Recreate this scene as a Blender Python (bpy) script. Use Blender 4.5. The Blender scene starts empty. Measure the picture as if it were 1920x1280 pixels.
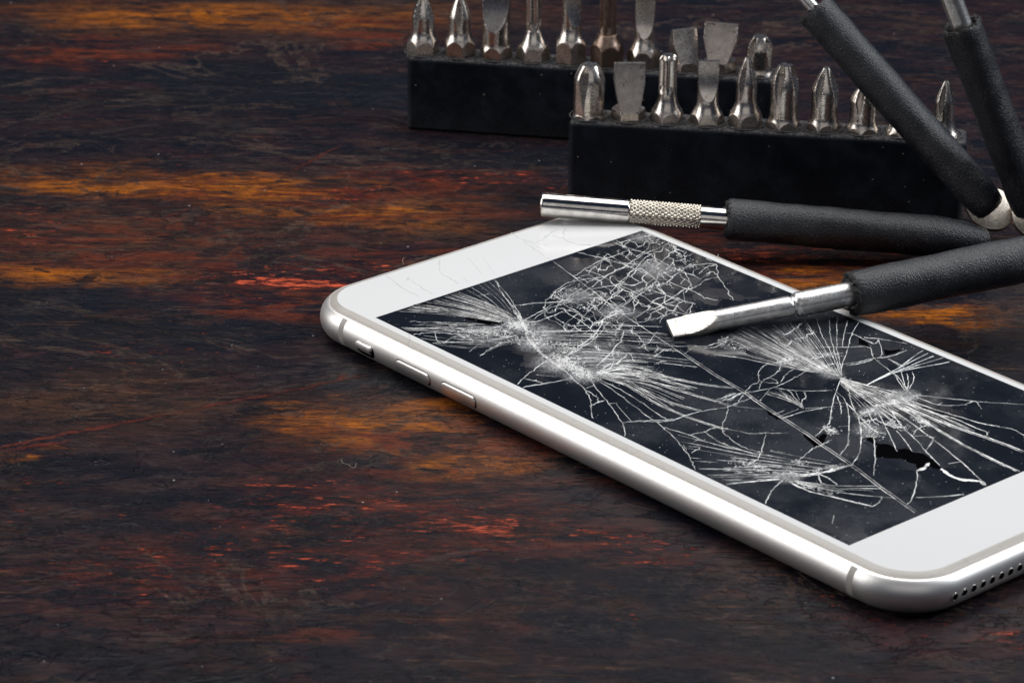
import bpy, math, random
from mathutils import Vector, Matrix
R = random.Random(11)
PI = math.pi
MM = 0.001
sc = bpy.context.scene
COL = sc.collection

# ------------------------------------------------------------------ camera
CAM = Vector((474.7, -366.6, 260.4)); YAW, PIT, ROL, FPX = math.radians(138.38), math.radians(-23.68), math.radians(.75), 6429.
FW = Vector((math.cos(PIT)*math.cos(YAW), math.cos(PIT)*math.sin(YAW), math.sin(PIT)))
r0 = Vector((math.sin(YAW), -math.cos(YAW), 0)); u0 = r0.cross(FW)
RT = math.cos(ROL)*r0 + math.sin(ROL)*u0
UP = -math.sin(ROL)*r0 + math.cos(ROL)*u0

def at(px, py, z=0.0):
    """the point (mm) at height z seen at this place of the photograph"""
    d = FW + RT*((px-960)/FPX) - UP*((py-640)/FPX)
    t = (z-CAM.z)/d.z
    return CAM + d*t
def at_y(px, py, y):
    d = FW + RT*((px-960)/FPX) - UP*((py-640)/FPX)
    return CAM + d*((y-CAM.y)/d.y)
def px_of(p):
    d = p-CAM; z = d.dot(FW)
    return 960+FPX*d.dot(RT)/z, 640-FPX*d.dot(UP)/z

cd = bpy.data.cameras.new('camera'); cam = bpy.data.objects.new('camera', cd); COL.objects.link(cam)
cd.sensor_width = 36; cd.lens = FPX/1920*36; cd.clip_start = .01; cd.clip_end = 50
m = Matrix((RT, UP, -FW)).transposed().to_4x4(); m.translation = CAM*MM
cam.matrix_world = m
cd.dof.use_dof = True; cd.dof.aperture_fstop = 58.
sc.camera = cam

# ------------------------------------------------------------------ mesh helpers
class MB:
    def __init__(s): s.v = []; s.f = []
    def add(s, vs, fs):
        n = len(s.v); s.v += [tuple(v) for v in vs]; s.f += [tuple(i+n for i in f) for f in fs]
    def loops(s, L, closed=True, cap0=False, cap1=False):
        n = len(L[0]); b = len(s.v)
        for l in L: s.v += [tuple(p) for p in l]
        for i in range(len(L)-1):
            for j in range(n if closed else n-1):
                k = (j+1) % n
                s.f.append((b+i*n+j, b+i*n+k, b+(i+1)*n+k, b+(i+1)*n+j))
        if cap0: s.f.append(tuple(b+j for j in reversed(range(n))))
        if cap1: s.f.append(tuple(b+(len(L)-1)*n+j for j in range(n)))
    def build(s, name, mat, parent=None, smooth=True, angle=35, origin=None):
        o0 = Vector(origin) if origin is not None else Vector((0, 0, 0))
        me = bpy.data.meshes.new(name)
        me.from_pydata([((Vector(v)-o0)*MM)[:] for v in s.v], [], s.f); me.update()
        ob = bpy.data.objects.new(name, me); COL.objects.link(ob)
        if parent is not None: ob.parent = parent
        elif origin is not None: ob.location = o0*MM
        if mat: me.materials.append(mat)
        import bmesh
        bm = bmesh.new(); bm.from_mesh(me)
        bmesh.ops.recalc_face_normals(bm, faces=bm.faces)
        a = math.radians(angle)
        for f in bm.faces: f.smooth = smooth
        if smooth:
            for e in bm.edges:
                if len(e.link_faces) == 2 and e.calc_face_angle(0) > a: e.smooth = False
        bm.to_mesh(me); bm.free()
        return ob

def empty(name, loc, label, cat, group=None, rot=None):
    o = bpy.data.objects.new(name, None); COL.objects.link(o); o.location = Vector(loc)*MM
    o.empty_display_size = .005
    if rot is not None: o.rotation_euler = rot
    tag(o, label, cat, group); return o
def tag(o, label=None, cat=None, group=None, kind=None):
    if label: o['label'] = label
    if cat: o['category'] = cat
    if group: o['group'] = group
    if kind: o['kind'] = kind

L, WD, T = 158.1, 77.8, 7.1
# ------------------------------------------------------------------ material helpers
class NT:
    def __init__(s, name):
        s.m = bpy.data.materials.new(name); s.m.use_nodes = True; s.t = s.m.node_tree
        s.b = s.t.nodes['Principled BSDF']; s.out = s.t.nodes['Material Output']
    def n(s, typ, **kw):
        x = s.t.nodes.new(typ)
        for k, v in kw.items():
            if k.startswith('i_'):
                key = k[2:]; key = int(key) if key.isdigit() else key.replace('_', ' ')
                if hasattr(v, 'is_output') or isinstance(v, bpy.types.NodeSocket): s.t.links.new(v, x.inputs[key])
                else: x.inputs[key].default_value = v
            else: setattr(x, k, v)
        return x
    def l(s, a, b): s.t.links.new(a, b)
    def co(s, scale=(1, 1, 1), rot=(0, 0, 0), loc=(0, 0, 0)):
        if not hasattr(s, 'tc'): s.tc = s.n('ShaderNodeTexCoord').outputs['Object']
        mp = s.n('ShaderNodeMapping', i_Vector=s.tc)
        mp.inputs['Scale'].default_value = [1000*k for k in scale]; mp.inputs['Rotation'].default_value = rot
        mp.inputs['Location'].default_value = loc
        return mp.outputs[0]
    def noise(s, vec, scale=1, detail=4, rough=.55, dist=0.):
        x = s.n('ShaderNodeTexNoise', i_Vector=vec, i_Scale=scale, i_Detail=detail, i_Roughness=rough, i_Distortion=dist)
        return x.outputs['Fac']
    def math(s, op, a, b=0., c=None, clamp=False):
        x = s.n('ShaderNodeMath', operation=op, i_0=a, i_1=b); x.use_clamp = clamp
        if c is not None:
            if isinstance(c, bpy.types.NodeSocket): s.l(c, x.inputs[2])
            else: x.inputs[2].default_value = c
        return x.outputs[0]
    def ramp(s, v, a, b, lo=0., hi=1.):
        x = s.n('ShaderNodeMapRange', i_Value=v, interpolation_type='SMOOTHSTEP')
        x.inputs['From Min'].default_value = a; x.inputs['From Max'].default_value = b
        x.inputs['To Min'].default_value = lo; x.inputs['To Max'].default_value = hi
        return x.outputs[0]
    def mix(s, f, a, b):
        x = s.n('ShaderNodeMix', data_type='RGBA')
        for k, v in ((0, f), (6, a), (7, b)):
            if isinstance(v, bpy.types.NodeSocket): s.l(v, x.inputs[k])
            else: x.inputs[k].default_value = v if k == 0 else (*v, 1)[:4]
        return x.outputs[2]
    def bump(s, h, strength=.3, dist=.1, normal=None):
        x = s.n('ShaderNodeBump', i_Height=h, i_Strength=strength, i_Distance=dist*MM)
        if normal is not None: s.l(normal, x.inputs['Normal'])
        return x.outputs[0]
    def set(s, **kw):
        for k, v in kw.items():
            key = k.replace('_', ' ')
            if isinstance(v, bpy.types.NodeSocket): s.l(v, s.b.inputs[key])
            else: s.b.inputs[key].default_value = (*v, 1) if isinstance(v, tuple) and len(v) == 3 else v
        return s

def metal(name, col, rough, scr=.25, rust=0., aniso=None, dust=0.):
    k = NT(name); n1 = k.noise(k.co(), .5, 5, .65); n2 = k.noise(k.co(), 4, 4, .6)
    c = k.mix(k.ramp(n1, .35, .7), tuple(x*.72 for x in col), col)
    if rust:
        spot = k.ramp(k.noise(k.co(), .9, 6, .7), .62-.12*rust, .70)
        c = k.mix(k.math('MULTIPLY', spot, .8), c, (.12, .05, .03))
        pit = k.ramp(k.noise(k.co(), 3.2, 3, .6), .64, .72)
        c = k.mix(k.math('MULTIPLY', pit, .6), c, (.06, .045, .04))
    k.set(Base_Color=c, Metallic=1., Roughness=k.ramp(n2, .3, .75, rough*.8, rough*1.35))
    st = k.noise(k.co(scale=(6, 6, .35)), 1.5, 3, .5)
    k.set(Normal=k.bump(k.math('ADD', st, k.math('MULTIPLY', n2, .7)), scr, .03))
    return k.m

M = {}
M['bit'] = metal('steel_bit', (.72, .65, .59), .30, .22, .4)
M['bit_rusty'] = metal('steel_bit_rusty', (.36, .27, .22), .36, .35, 1.2)
M['bit_tip'] = metal('steel_tip', (.80, .74, .68), .24, .16, .2)
M['chrome'] = metal('chrome', (.78, .745, .70), .10, .08)
M['nickel'] = metal('nickel', (.60, .55, .47), .16, .05)
M['satin_rod'] = metal('satin_rod', (.84, .83, .81), .33, .35)
M['blade'] = metal('blade', (.72, .69, .64), .40, .9, .7)
M['tang'] = metal('tang', (.62, .56, .49), .33, .5)

# rubber sleeve: black leathery vinyl with dust
k = NT('black_rubber')
v = k.n('ShaderNodeTexVoronoi', i_Vector=k.co(), i_Scale=3.4, feature='SMOOTH_F1').outputs['Distance']
n1 = k.noise(k.co(), 5, 4, .6); big = k.noise(k.co(), .25, 4, .6)
dust = k.ramp(k.noise(k.co(), 3.5, 2, .5), .66, .70)
dust2 = k.math('MULTIPLY', dust, k.ramp(big, .4, .7))
scuff = k.ramp(k.noise(k.co(scale=(1, 1, 1)), .8, 8, .8, 1.2), .60, .72)
c = k.mix(k.ramp(big, .3, .7), (.0045, .006, .010), (.009, .011, .016))
c = k.mix(k.math('MULTIPLY', dust2, .7), c, (.32, .30, .28))
c = k.mix(k.math('MULTIPLY', scuff, .12), c, (.22, .21, .2))
k.set(Base_Color=c, Roughness=k.ramp(big, .3, .7, .34, .48), Specular_IOR_Level=.6)
k.set(Normal=k.bump(k.math('ADD', v, n1), .55, .22)); M['rubber'] = k.m

k = NT('sleeve_rim')
n1 = k.noise(k.co(), 2.5, 5, .7)
k.set(Base_Color=k.mix(k.ramp(n1, .5, .75), (.008, .008, .01), (.10, .09, .085)), Roughness=.8, Normal=k.bump(n1, 1., .4)); M['rim'] = k.m

# bit holder: dark navy plastic, dusty on its upward side
k = NT('holder_plastic')
geo = k.n('ShaderNodeNewGeometry'); sep = k.n('ShaderNodeSeparateXYZ', i_0=geo.outputs['Normal'])
upf = k.ramp(sep.outputs['Z'], .35, .9)
big = k.noise(k.co(), .16, 6, .65); fine = k.noise(k.co(), 3, 5, .7); grit = k.noise(k.co(), 1.6, 6, .75)
c = k.mix(k.ramp(big, .35, .7), (.0035, .005, .009), (.008, .010, .016))
c = k.mix(k.math('MULTIPLY', k.ramp(big, .42, .7), .16), c, (.035, .05, .075))
c = k.mix(k.math('MULTIPLY', upf, k.ramp(grit, .42, .68, .05, .75)), c, (.15, .135, .12))
spk = k.ramp(k.n('ShaderNodeTexVoronoi', i_Vector=k.co(), i_Scale=.34).outputs['Distance'], .035, .055, 1., 0.)
c = k.mix(k.math('MULTIPLY', spk, .8), c, (.5, .42, .33))
scr_ = k.ramp(k.noise(k.co(scale=(.25, 1, 1.), rot=(0, .7, 0)), 1.2, 3, .5, 2.), .70, .74)
c = k.mix(k.math('MULTIPLY', scr_, .25), c, (.09, .09, .09))
wear = k.math('MULTIPLY', k.ramp(geo.outputs['Pointiness'], .54, .60), k.ramp(grit, .35, .6, .3, 1.))
c = k.mix(k.math('MULTIPLY', wear, .6), c, (.10, .10, .105))
smear = k.ramp(k.noise(k.co(scale=(1, 1, .6)), .35, 8, .8, .8), .56, .70)
c = k.mix(k.math('MULTIPLY', smear, .14), c, (.045, .055, .075))
k.set(Base_Color=c, Roughness=k.ramp(big, .3, .7, .5, .75), Specular_IOR_Level=.12, Normal=k.bump(k.math('ADD', grit, fine), .22, .1))
M['holder'] = k.m

k = NT('anodised_aluminium')
n1 = k.noise(k.co(), 9, 2, .5); n2 = k.noise(k.co(), .1, 4, .6)
nick = k.ramp(k.noise(k.co(), 1.3, 6, .8), .74, .78)
c = k.mix(k.ramp(n2, .3, .7), (.80, .785, .765), (.86, .85, .835))
c = k.mix(k.math('MULTIPLY', nick, .25), c, (.4, .36, .32))
k.set(Base_Color=c, Metallic=.9, Roughness=.42, Normal=k.bump(n1, .12, .02)); M['alu'] = k.m
k = NT('button_aluminium'); k.set(Base_Color=(.82, .80, .775), Metallic=.93, Roughness=.33); M['button'] = k.m
k = NT('antenna_plastic'); k.set(Base_Color=(.42, .40, .375), Roughness=.5); M['antenna'] = k.m
k = NT('gasket_plastic'); n1 = k.noise(k.co(), .8, 5, .7)
k.set(Base_Color=k.mix(k.ramp(n1, .55, .75), (.50, .46, .42), (.36, .31, .27)), Roughness=.4); M['gasket'] = k.m
k = NT('glass_edge'); n1 = k.noise(k.co(), .5, 5, .7)
k.set(Base_Color=k.mix(k.ramp(n1, .5, .8), (.40, .375, .345), (.33, .30, .27)), Roughness=.3); M['glass_edge'] = k.m
k = NT('dark_gap'); k.set(Base_Color=(.002, .002, .0025), Roughness=.8, Specular_IOR_Level=0.); M['gap'] = k.m
k = NT('white_bezel')
dust = k.ramp(k.noise(k.co(), 2.2, 3, .6), .72, .76)
c = k.mix(k.math('MULTIPLY', dust, .12), (.665, .667, .668), (.5, .48, .46))
k.set(Base_Color=c, Roughness=.16, Specular_IOR_Level=.5, Normal=k.bump(k.noise(k.co(), .06, 3, .5), .06, .5)); M['bezel'] = k.m

# display: black glass, every shard tilted a little, dust film
k = NT('broken_display')
dv = k.n('ShaderNodeVectorMath', operation='MULTIPLY_ADD', i_1=(3, 3, 3))
nz = k.n('ShaderNodeTexNoise', i_Vector=k.co(), i_Scale=.25, i_Detail=2.)
k.l(nz.outputs['Color'], dv.inputs[0]); k.l(k.co(), dv.inputs[2])
vo = k.n('ShaderNodeTexVoronoi', i_Vector=dv.outputs[0], i_Scale=.16)
tilt = k.n('ShaderNodeVectorMath', operation='MULTIPLY_ADD', i_1=(.10, .10, 0), i_2=(-.05, -.05, 0)); k.l(vo.outputs['Color'], tilt.inputs[0])
g = k.n('ShaderNodeNewGeometry'); ad = k.n('ShaderNodeVectorMath', operation='ADD'); k.l(g.outputs['Normal'], ad.inputs[0]); k.l(tilt.outputs[0], ad.inputs[1])
nn = k.n('ShaderNodeVectorMath', operation='NORMALIZE', i_0=ad.outputs[0]).outputs[0]
crush = None
for px_, py_, rr, st in ((972, 610, 4.5, .9), (1003, 645, 4.5, .8), (1045, 682, 6., .9), (1095, 703, 5., .8), (1015, 622, 6, .45), (900, 628, 7, .3), (1692, 744, 4.5, .8), (1640, 770, 3.5, .6), (1560, 700, 3.5, .5),
                         (1225, 505, 6., .45), (1160, 585, 5., .5), (1080, 555, 5., .4), (1120, 670, 9., .35), (1475, 892, 3.5, .6), (1630, 805, 4, .4), (1205, 445, 4, .4), (1500, 670, 6., .25)):
    q = at(px_, py_, 7.1)
    ds = k.n('ShaderNodeVectorMath', operation='DISTANCE', i_0=dv.outputs[0], i_1=(q.x-L/2+1.5, q.y-WD/2+1.5, 7.1+1.5)).outputs['Value']
    f_ = k.ramp(ds, rr*.1, rr, st, 0.); crush = f_ if crush is None else k.math('MAXIMUM', crush, f_)
crush = k.math('MULTIPLY', crush, k.ramp(k.noise(k.co(), 2.2, 5, .75), .36, .62, .12, 1.))
film = k.ramp(k.noise(k.co(), .045, 5, .6), .42, .68)
speck = k.ramp(k.noise(k.co(), 2.4, 4, .75), .52, .80)
dots = k.ramp(k.n('ShaderNodeTexVoronoi', i_Vector=k.co(), i_Scale=.75).outputs['Distance'], .05, .10, 1., 0.)
dots = k.math('MULTIPLY', dots, k.ramp(k.noise(k.co(), .12, 3, .6), .45, .6))
c = k.mix(vo.outputs['Distance'], (.005, .0065, .0105), (.010, .012, .017))
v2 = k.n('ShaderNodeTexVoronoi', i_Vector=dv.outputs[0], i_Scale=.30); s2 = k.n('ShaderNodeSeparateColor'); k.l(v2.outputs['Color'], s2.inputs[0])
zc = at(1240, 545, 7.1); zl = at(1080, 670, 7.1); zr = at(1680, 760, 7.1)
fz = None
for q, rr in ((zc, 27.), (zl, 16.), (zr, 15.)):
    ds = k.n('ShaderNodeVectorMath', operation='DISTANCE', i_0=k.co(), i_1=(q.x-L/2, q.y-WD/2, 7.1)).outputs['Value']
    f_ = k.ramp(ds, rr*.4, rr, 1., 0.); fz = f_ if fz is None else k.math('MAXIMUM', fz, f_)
shard_sheen = k.math('MULTIPLY', k.math('POWER', s2.outputs[0], 2.2), fz)  # random grey per shard: reflections of the broken pieces painted into the colour
c = k.mix(k.math('MULTIPLY', shard_sheen, k.ramp(k.noise(k.co(), 1.5, 3, .6), .25, .7, .45, .75)), c, (.085, .080, .080))
c = k.mix(k.math('MULTIPLY', k.math('MULTIPLY', film, k.math('ADD', speck, .12)), .30), c, (.26, .28, .32))
c = k.mix(k.math('MULTIPLY', dots, .5), c, (.7, .7, .7))
c = k.mix(crush, c, (.55, .55, .56))
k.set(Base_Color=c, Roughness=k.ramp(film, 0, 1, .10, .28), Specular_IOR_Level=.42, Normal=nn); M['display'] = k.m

k = NT('crack_glass')
a = k.ramp(k.noise(k.co(), .22, 4, .6), .32, .60)
b = k.ramp(k.noise(k.co(), 1.6, 3, .6), .35, .6, .45, 1.)
k.set(Base_Color=k.mix(k.math('MULTIPLY', k.math('ADD', a, .35), b, clamp=True), (.07, .07, .075), (.86, .86, .85)), Roughness=.25, Specular_IOR_Level=.7)
M['crack'] = k.m
k = NT('hair_crack')
k.set(Base_Color=k.mix(k.ramp(k.noise(k.co(), .3, 4, .6), .35, .65), (.66, .665, .67), (.53, .52, .515)), Roughness=.3)
M['hair'] = k.m

# ------------------------------------------------------------------ the painted table
TC = at(960, 640, 0); ANG = YAW-PI/2     # local x runs along the brush strokes
ca, sa = math.cos(ANG), math.sin(ANG)
def uv(px, py):
    d = at(px, py, 0)-TC
    return d.x*ca+d.y*sa, -d.x*sa+d.y*ca
tb = MB(); S_ = 1500
tb.add([(-S_, -S_, 0), (S_, -S_, 0), (S_, S_, 0), (-S_, S_, 0)], [(0, 1, 2, 3)])
k = NT('painted_wood')
P0 = k.co()
nz = k.n('ShaderNodeTexNoise', i_Vector=k.co(scale=(.5, 1, 1)), i_Scale=.055, i_Detail=7., i_Roughness=.66)
wv = k.n('ShaderNodeVectorMath', operation='MULTIPLY_ADD', i_1=(60, 34, 0)); k.l(nz.outputs['Color'], wv.inputs[0]); k.l(P0, wv.inputs[2])
wv2 = k.n('ShaderNodeVectorMath', operation='ADD', i_0=wv.outputs[0], i_1=(-30, -17, 0)); W = wv2.outputs[0]
def patch(px, py, rx, ry, rot=0., soft=.5):
    """a patch of paint: ellipse on the table, wobbly rim"""
    u, vv = uv(px, py); s1 = (at(px, py)-CAM).length/FPX
    mp = k.n('ShaderNodeMapping', i_Vector=W, vector_type='TEXTURE')
    mp.inputs['Location'].default_value = (u, vv, 0); mp.inputs['Rotation'].default_value = (0, 0, rot)
    mp.inputs['Scale'].default_value = (rx*s1, ry*s1*2.45, 1)
    ln = k.n('ShaderNodeVectorMath', operation='LENGTH', i_0=mp.outputs[0]).outputs['Value']
    return k.ramp(ln, 1.-soft, 1.+soft*.5, 1., 0.)
def union(ps):
    r = ps[0]
    for p in ps[1:]: r = k.math('MAXIMUM', r, p)
    return r
streak = k.noise(k.co(scale=(.03, 1, 1)), 1.9, 5, .7)                  # fine brush lines
streak2 = k.noise(k.co(scale=(.12, 1, 1), loc=(31, 7, 0)), .45, 5, .65)
mott = k.noise(k.co(scale=(.4, 1, 1), loc=(5, 90, 0)), .075, 6, .65, .6)
mott2 = k.noise(k.co(scale=(.45, 1, 1), loc=(50, 9, 0)), .16, 6, .7, .4)
base = k.mix(k.ramp(mott, .40, .62), (.0055, .0070, .0135), (.030, .0145, .0165))
base = k.mix(k.math('MULTIPLY', k.ramp(mott2, .52, .57), .7), base, (.038, .022, .022))
base = k.mix(k.math('MULTIPLY', k.ramp(mott2, .34, .44, 1., 0.), .8), base, (.008, .009, .014))
brown = union([patch(120, 490, 330, 60, 0, .7), patch(430, 420, 330, 55, 0, .6), patch(260, 440, 420, 75, 0, .6), patch(230, 750, 300, 70, 0, .7), patch(720, 420, 240, 40), patch(560, 30, 520, 70)])
base = k.mix(k.math('MULTIPLY', brown, k.ramp(streak2, .3, .6, .3, .85)), base, (.090, .040, .020))
navy = union([patch(420, 170, 620, 62, 0, .4), patch(200, 600, 330, 62, .03, .4), patch(1000, 300, 260, 26), patch(480, 1010, 420, 60, 0, .6), patch(1760, 690, 240, 70, 0, .5)])
base = k.mix(k.math('MULTIPLY', navy, .85), base, (.0085, .011, .017))
ochre = union([patch(330, 345, 360, 36, -.02, .5), patch(640, 395, 260, 26, 0, .8), patch(420, 30, 380, 40, .02, .9), patch(690, 790, 190, 52, .12, .6),
               patch(20, 868, 60, 16, 0, .5), patch(860, 860, 130, 40, 0, .8), patch(1560, 525, 190, 34, -.05, .5), patch(1720, 590, 170, 16, 0, .6), patch(1860, 385, 80, 30), patch(160, 520, 190, 26, 0, .8)])
om = k.math('MULTIPLY', k.math('MULTIPLY', ochre, k.ramp(k.noise(k.co(scale=(.3, 1, 1), loc=(2, 61, 0)), .22, 8, .7), .38, .52, .25, 1.)), k.ramp(k.math('ADD', streak2, k.math('MULTIPLY', streak, .5)), .54, .76, .10, 1.))
base = k.mix(om, base, (.42, .118, .005))
rust = union([patch(640, 370, 460, 70, .03, .6), patch(300, 450, 420, 70, 0, .7), patch(60, 460, 200, 70), patch(820, 480, 200, 40), patch(160, 95, 300, 40), patch(720, 60, 160, 50), patch(760, 830, 260, 70, 0, .8),
              patch(560, 560, 200, 40), patch(1450, 470, 260, 60), patch(1230, 445, 120, 25), patch(300, 1090, 260, 60, 0, .8), patch(900, 960, 300, 70, 0, .8), patch(620, 1180, 300, 40, .1, .8)])
rn = k.noise(k.co(scale=(.22, 1, 1), loc=(19, 8, 0)), .17, 9, .72, .8)
base = k.mix(k.math('MULTIPLY', rust, k.ramp(rn, .44, .58)), base, (.135, .029, .012))
base = k.mix(k.math('MULTIPLY', k.math('MULTIPLY', rust, k.ramp(rn, .36, .43, 1., 0.)), .7), base, (.045, .010, .014))
redz = union([patch(560, 520, 330, 60, 0, .7), patch(40, 420, 100, 40), patch(900, 340, 200, 25), patch(1400, 485, 180, 40, 0, .6), patch(660, 1000, 420, 110, 0, .7), patch(1850, 1190, 140, 22, 0, .6),
              patch(240, 1080, 260, 70, 0, .8), patch(1190, 1020, 200, 60, 0, .6), patch(620, 360, 90, 24)])
rm = k.math('MULTIPLY', redz, k.ramp(mott2, .44, .62))
base = k.mix(k.math('MULTIPLY', rm, .8), base, (.10, .015, .010))
# flecks of bare red and orange paint where the dark coat rubbed off
fl = k.noise(k.co(scale=(.24, 1, 1), loc=(3, 4, 0)), .75, 7, .8)
zone = k.math('MAXIMUM', k.math('MULTIPLY', redz, 1.), k.ramp(k.noise(k.co(scale=(.5, 1, 1), loc=(77, 3, 0)), .035, 3, .5), .52, .66, 0., .7))
hot = union([patch(530, 540, 120, 12, -.08, .5), patch(560, 905, 110, 8, 0, .5), patch(1440, 465, 90, 20, .1, .6), patch(760, 555, 60, 10), patch(120, 900, 50, 8), patch(900, 985, 130, 16, 0, .7), patch(1190, 1185, 60, 8)])
flm = k.ramp(k.math('ADD', k.math('ADD', fl, k.math('MULTIPLY', hot, .10)), k.math('MULTIPLY', zone, .12)), .685, .705)
base = k.mix(k.math('MULTIPLY', flm, .85), base, (.85, .14, .06))
fl2 = k.noise(k.co(scale=(.22, 1, 1), loc=(13, 44, 0)), .35, 5, .7)
flm2 = k.ramp(k.math('ADD', fl2, k.math('MULTIPLY', zone, .06)), .69, .73)
base = k.mix(k.math('MULTIPLY', flm2, .8), base, (.24, .03, .012))
# cracked layers
def peel(scale, loc, thr, dark, tint, rimc, amt=1., st=.38, rot=0.):
    global base
    q = k.noise(k.co(scale=(st, 1, 1), loc=loc, rot=(0, 0, rot)), scale, 9, .62, .7)
    m_ = k.ramp(q, thr, thr+.012); r_ = k.math('MULTIPLY', k.ramp(q, thr-.006, thr+.004), k.ramp(q, thr+.006, thr+.016, 1., 0.))
    base = k.mix(k.math('MULTIPLY', m_, dark), base, tint)
    base = k.mix(k.math('MULTIPLY', r_, amt), base, rimc)
    return m_
pl5 = peel(.026, (3, 14, 0), .545, .40, (.011, .011, .016), (.13, .085, .065), .6, .6, -.25)
pl6 = peel(.055, (33, 4, 0), .60, .45, (.060, .020, .022), (.010, .006, .008), .6, .5, -.15)
pl1 = peel(.045, (11, 2, 0), .56, .62, (.009, .009, .013), (.075, .058, .05), .5)
pl2 = peel(.10, (41, 22, 0), .60, .5, (.050, .020, .015), (.09, .05, .04), .5)
pl3 = peel(.16, (71, 52, 0), .61, .75, (.006, .007, .010), (.10, .075, .062), .45)
pl4 = peel(.07, (5, 77, 0), .62, .35, (.070, .058, .055), (.008, .007, .008), .6)
def seg(x0, y0, x1, y1, w):
    a = uv(x0, y0); b = uv(x1, y1); L = math.hypot(b[0]-a[0], b[1]-a[1]); s1 = (at(x0, y0)-CAM).length/FPX
    mp = k.n('ShaderNodeMapping', i_Vector=Wf, vector_type='TEXTURE')
    mp.inputs['Location'].default_value = ((a[0]+b[0])/2, (a[1]+b[1])/2, 0); mp.inputs['Rotation'].default_value = (0, 0, math.atan2(b[1]-a[1], b[0]-a[0]))
    mp.inputs['Scale'].default_value = (L/2, w*s1, 1)
    pw = k.n('ShaderNodeVectorMath', operation='MULTIPLY', i_0=mp.outputs[0]); k.l(mp.outputs[0], pw.inputs[1])
    ln = k.n('ShaderNodeVectorMath', operation='LENGTH', i_0=pw.outputs[0]).outputs['Value']
    return k.ramp(ln, .35, 1.1, 1., 0.)
nf = k.n('ShaderNodeTexNoise', i_Vector=k.co(), i_Scale=.3, i_Detail=4., i_Roughness=.7)
wf = k.n('ShaderNodeVectorMath', operation='MULTIPLY_ADD', i_1=(3, 3, 0)); k.l(nf.outputs['Color'], wf.inputs[0]); k.l(P0, wf.inputs[2])
Wf = k.n('ShaderNodeVectorMath', operation='ADD', i_0=wf.outputs[0], i_1=(-1.5, -1.5, 0)).outputs[0]
scor = union([seg(-60, 850, 330, 772, 8), seg(300, 780, 700, 700, 6), seg(0, 845, 140, 825, 9), seg(255, 425, 375, 385, 4), seg(530, 330, 640, 272, 3), seg(620, 720, 650, 700, 6)])
base = k.mix(k.math('MULTIPLY', scor, k.ramp(k.noise(P0, .35, 5, .7), .36, .50, .25, .95)), base, (.13, .027, .016))
vr = k.n('ShaderNodeTexVoronoi', i_Vector=W, i_Scale=.022, feature='DISTANCE_TO_EDGE').outputs['Distance']
vr2 = k.n('ShaderNodeTexVoronoi', i_Vector=W, i_Scale=.06, feature='DISTANCE_TO_EDGE').outputs['Distance']
rim = k.math('MULTIPLY', k.ramp(vr, .008, .02, 1., 0.), k.ramp(mott2, .46, .56))
base = k.mix(k.math('MULTIPLY', rim, .12), base, (.14, .10, .085))
base = k.mix(k.math('MULTIPLY', k.ramp(streak, .3, .7, .75, 0.), .45), base, (.006, .006, .009))
sp = k.n('ShaderNodeTexVoronoi', i_Vector=P0, i_Scale=.16)
sp2 = k.n('ShaderNodeTexVoronoi', i_Vector=P0, i_Scale=.42)
spk = k.math('MAXIMUM', k.ramp(sp.outputs['Distance'], .022, .036, 1., 0.), k.ramp(sp2.outputs['Distance'], .035, .055, .55, 0.))
spk = k.math('MULTIPLY', spk, k.ramp(k.noise(P0, .05, 2, .5), .42, .55))
base = k.mix(spk, base, (.45, .44, .43))
chips = k.ramp(k.math('ADD', mott2, k.math('MULTIPLY', fl2, .35)), .60, .66)
plate = k.noise(k.co(scale=(.6, 1, 1), loc=(9, 9, 0)), .05, 5, .6, 1.)
lay = k.ramp(plate, .47, .52)
stroke = k.noise(k.co(scale=(.05, 1, 1), rot=(0, 0, -.62)), 1.0, 4, .6)
smask = k.ramp(k.noise(k.co(loc=(4, 5, 6)), .03, 3, .5), .5, .6)
base = k.mix(k.math('MULTIPLY', k.math('MULTIPLY', smask, k.ramp(stroke, .58, .66)), .5), base, (.17, .075, .035))
grain = k.noise(k.co(scale=(.5, 1, 1)), 1.6, 6, .8)
grit = k.noise(k.co(scale=(.35, 1, 1), loc=(8, 3, 1)), .40, 8, .75)
base = k.mix(k.math('MULTIPLY', k.ramp(grit, .45, .52, 1., 0.), .50), base, (.005, .006, .009))
base = k.mix(k.ramp(grain, .3, .62, .32, 0.), base, (.004, .005, .007))
gl = k.math('MULTIPLY', k.ramp(grain, .57, .66), .11); base = k.mix(gl, base, (.25, .11, .08))
fin = k.noise(k.co(scale=(.12, 1, 1), loc=(6, 1, 2)), 2.6, 3, .7)
base = k.mix(k.ramp(fin, .40, .50, .60, 0.), base, (.003, .003, .005))
h = k.math('ADD', k.math('MULTIPLY', chips, .55), k.math('MULTIPLY', lay, 1.))
h = k.math('SUBTRACT', h, k.math('ADD', k.math('MULTIPLY', pl1, .8), k.math('MULTIPLY', pl3, .6)))
h = k.math('ADD', h, k.math('MULTIPLY', pl4, .8))
h = k.math('SUBTRACT', h, k.math('ADD', k.math('MULTIPLY', pl5, 1.1), k.math('MULTIPLY', pl6, .6)))
h = k.math('SUBTRACT', h, k.math('MULTIPLY', pl2, .5))
h = k.math('SUBTRACT', h, k.math('MULTIPLY', scor, 1.))
h = k.math('SUBTRACT', h, k.math('MULTIPLY', flm, .5))
n_a = k.bump(h, .8, .30)
n_b = k.bump(k.math('ADD', streak, k.math('ADD', k.math('MULTIPLY', k.noise(P0, 1.1, 6, .75), .8), k.math('MULTIPLY', stroke, .6))), .32, .2, n_a)
k.set(Base_Color=base, Roughness=k.ramp(mott2, .3, .7, .24, .36), Specular_IOR_Level=.07, Normal=n_b)
M['table'] = k.m
table = tb.build('tabletop', M['table'], smooth=False)
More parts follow.
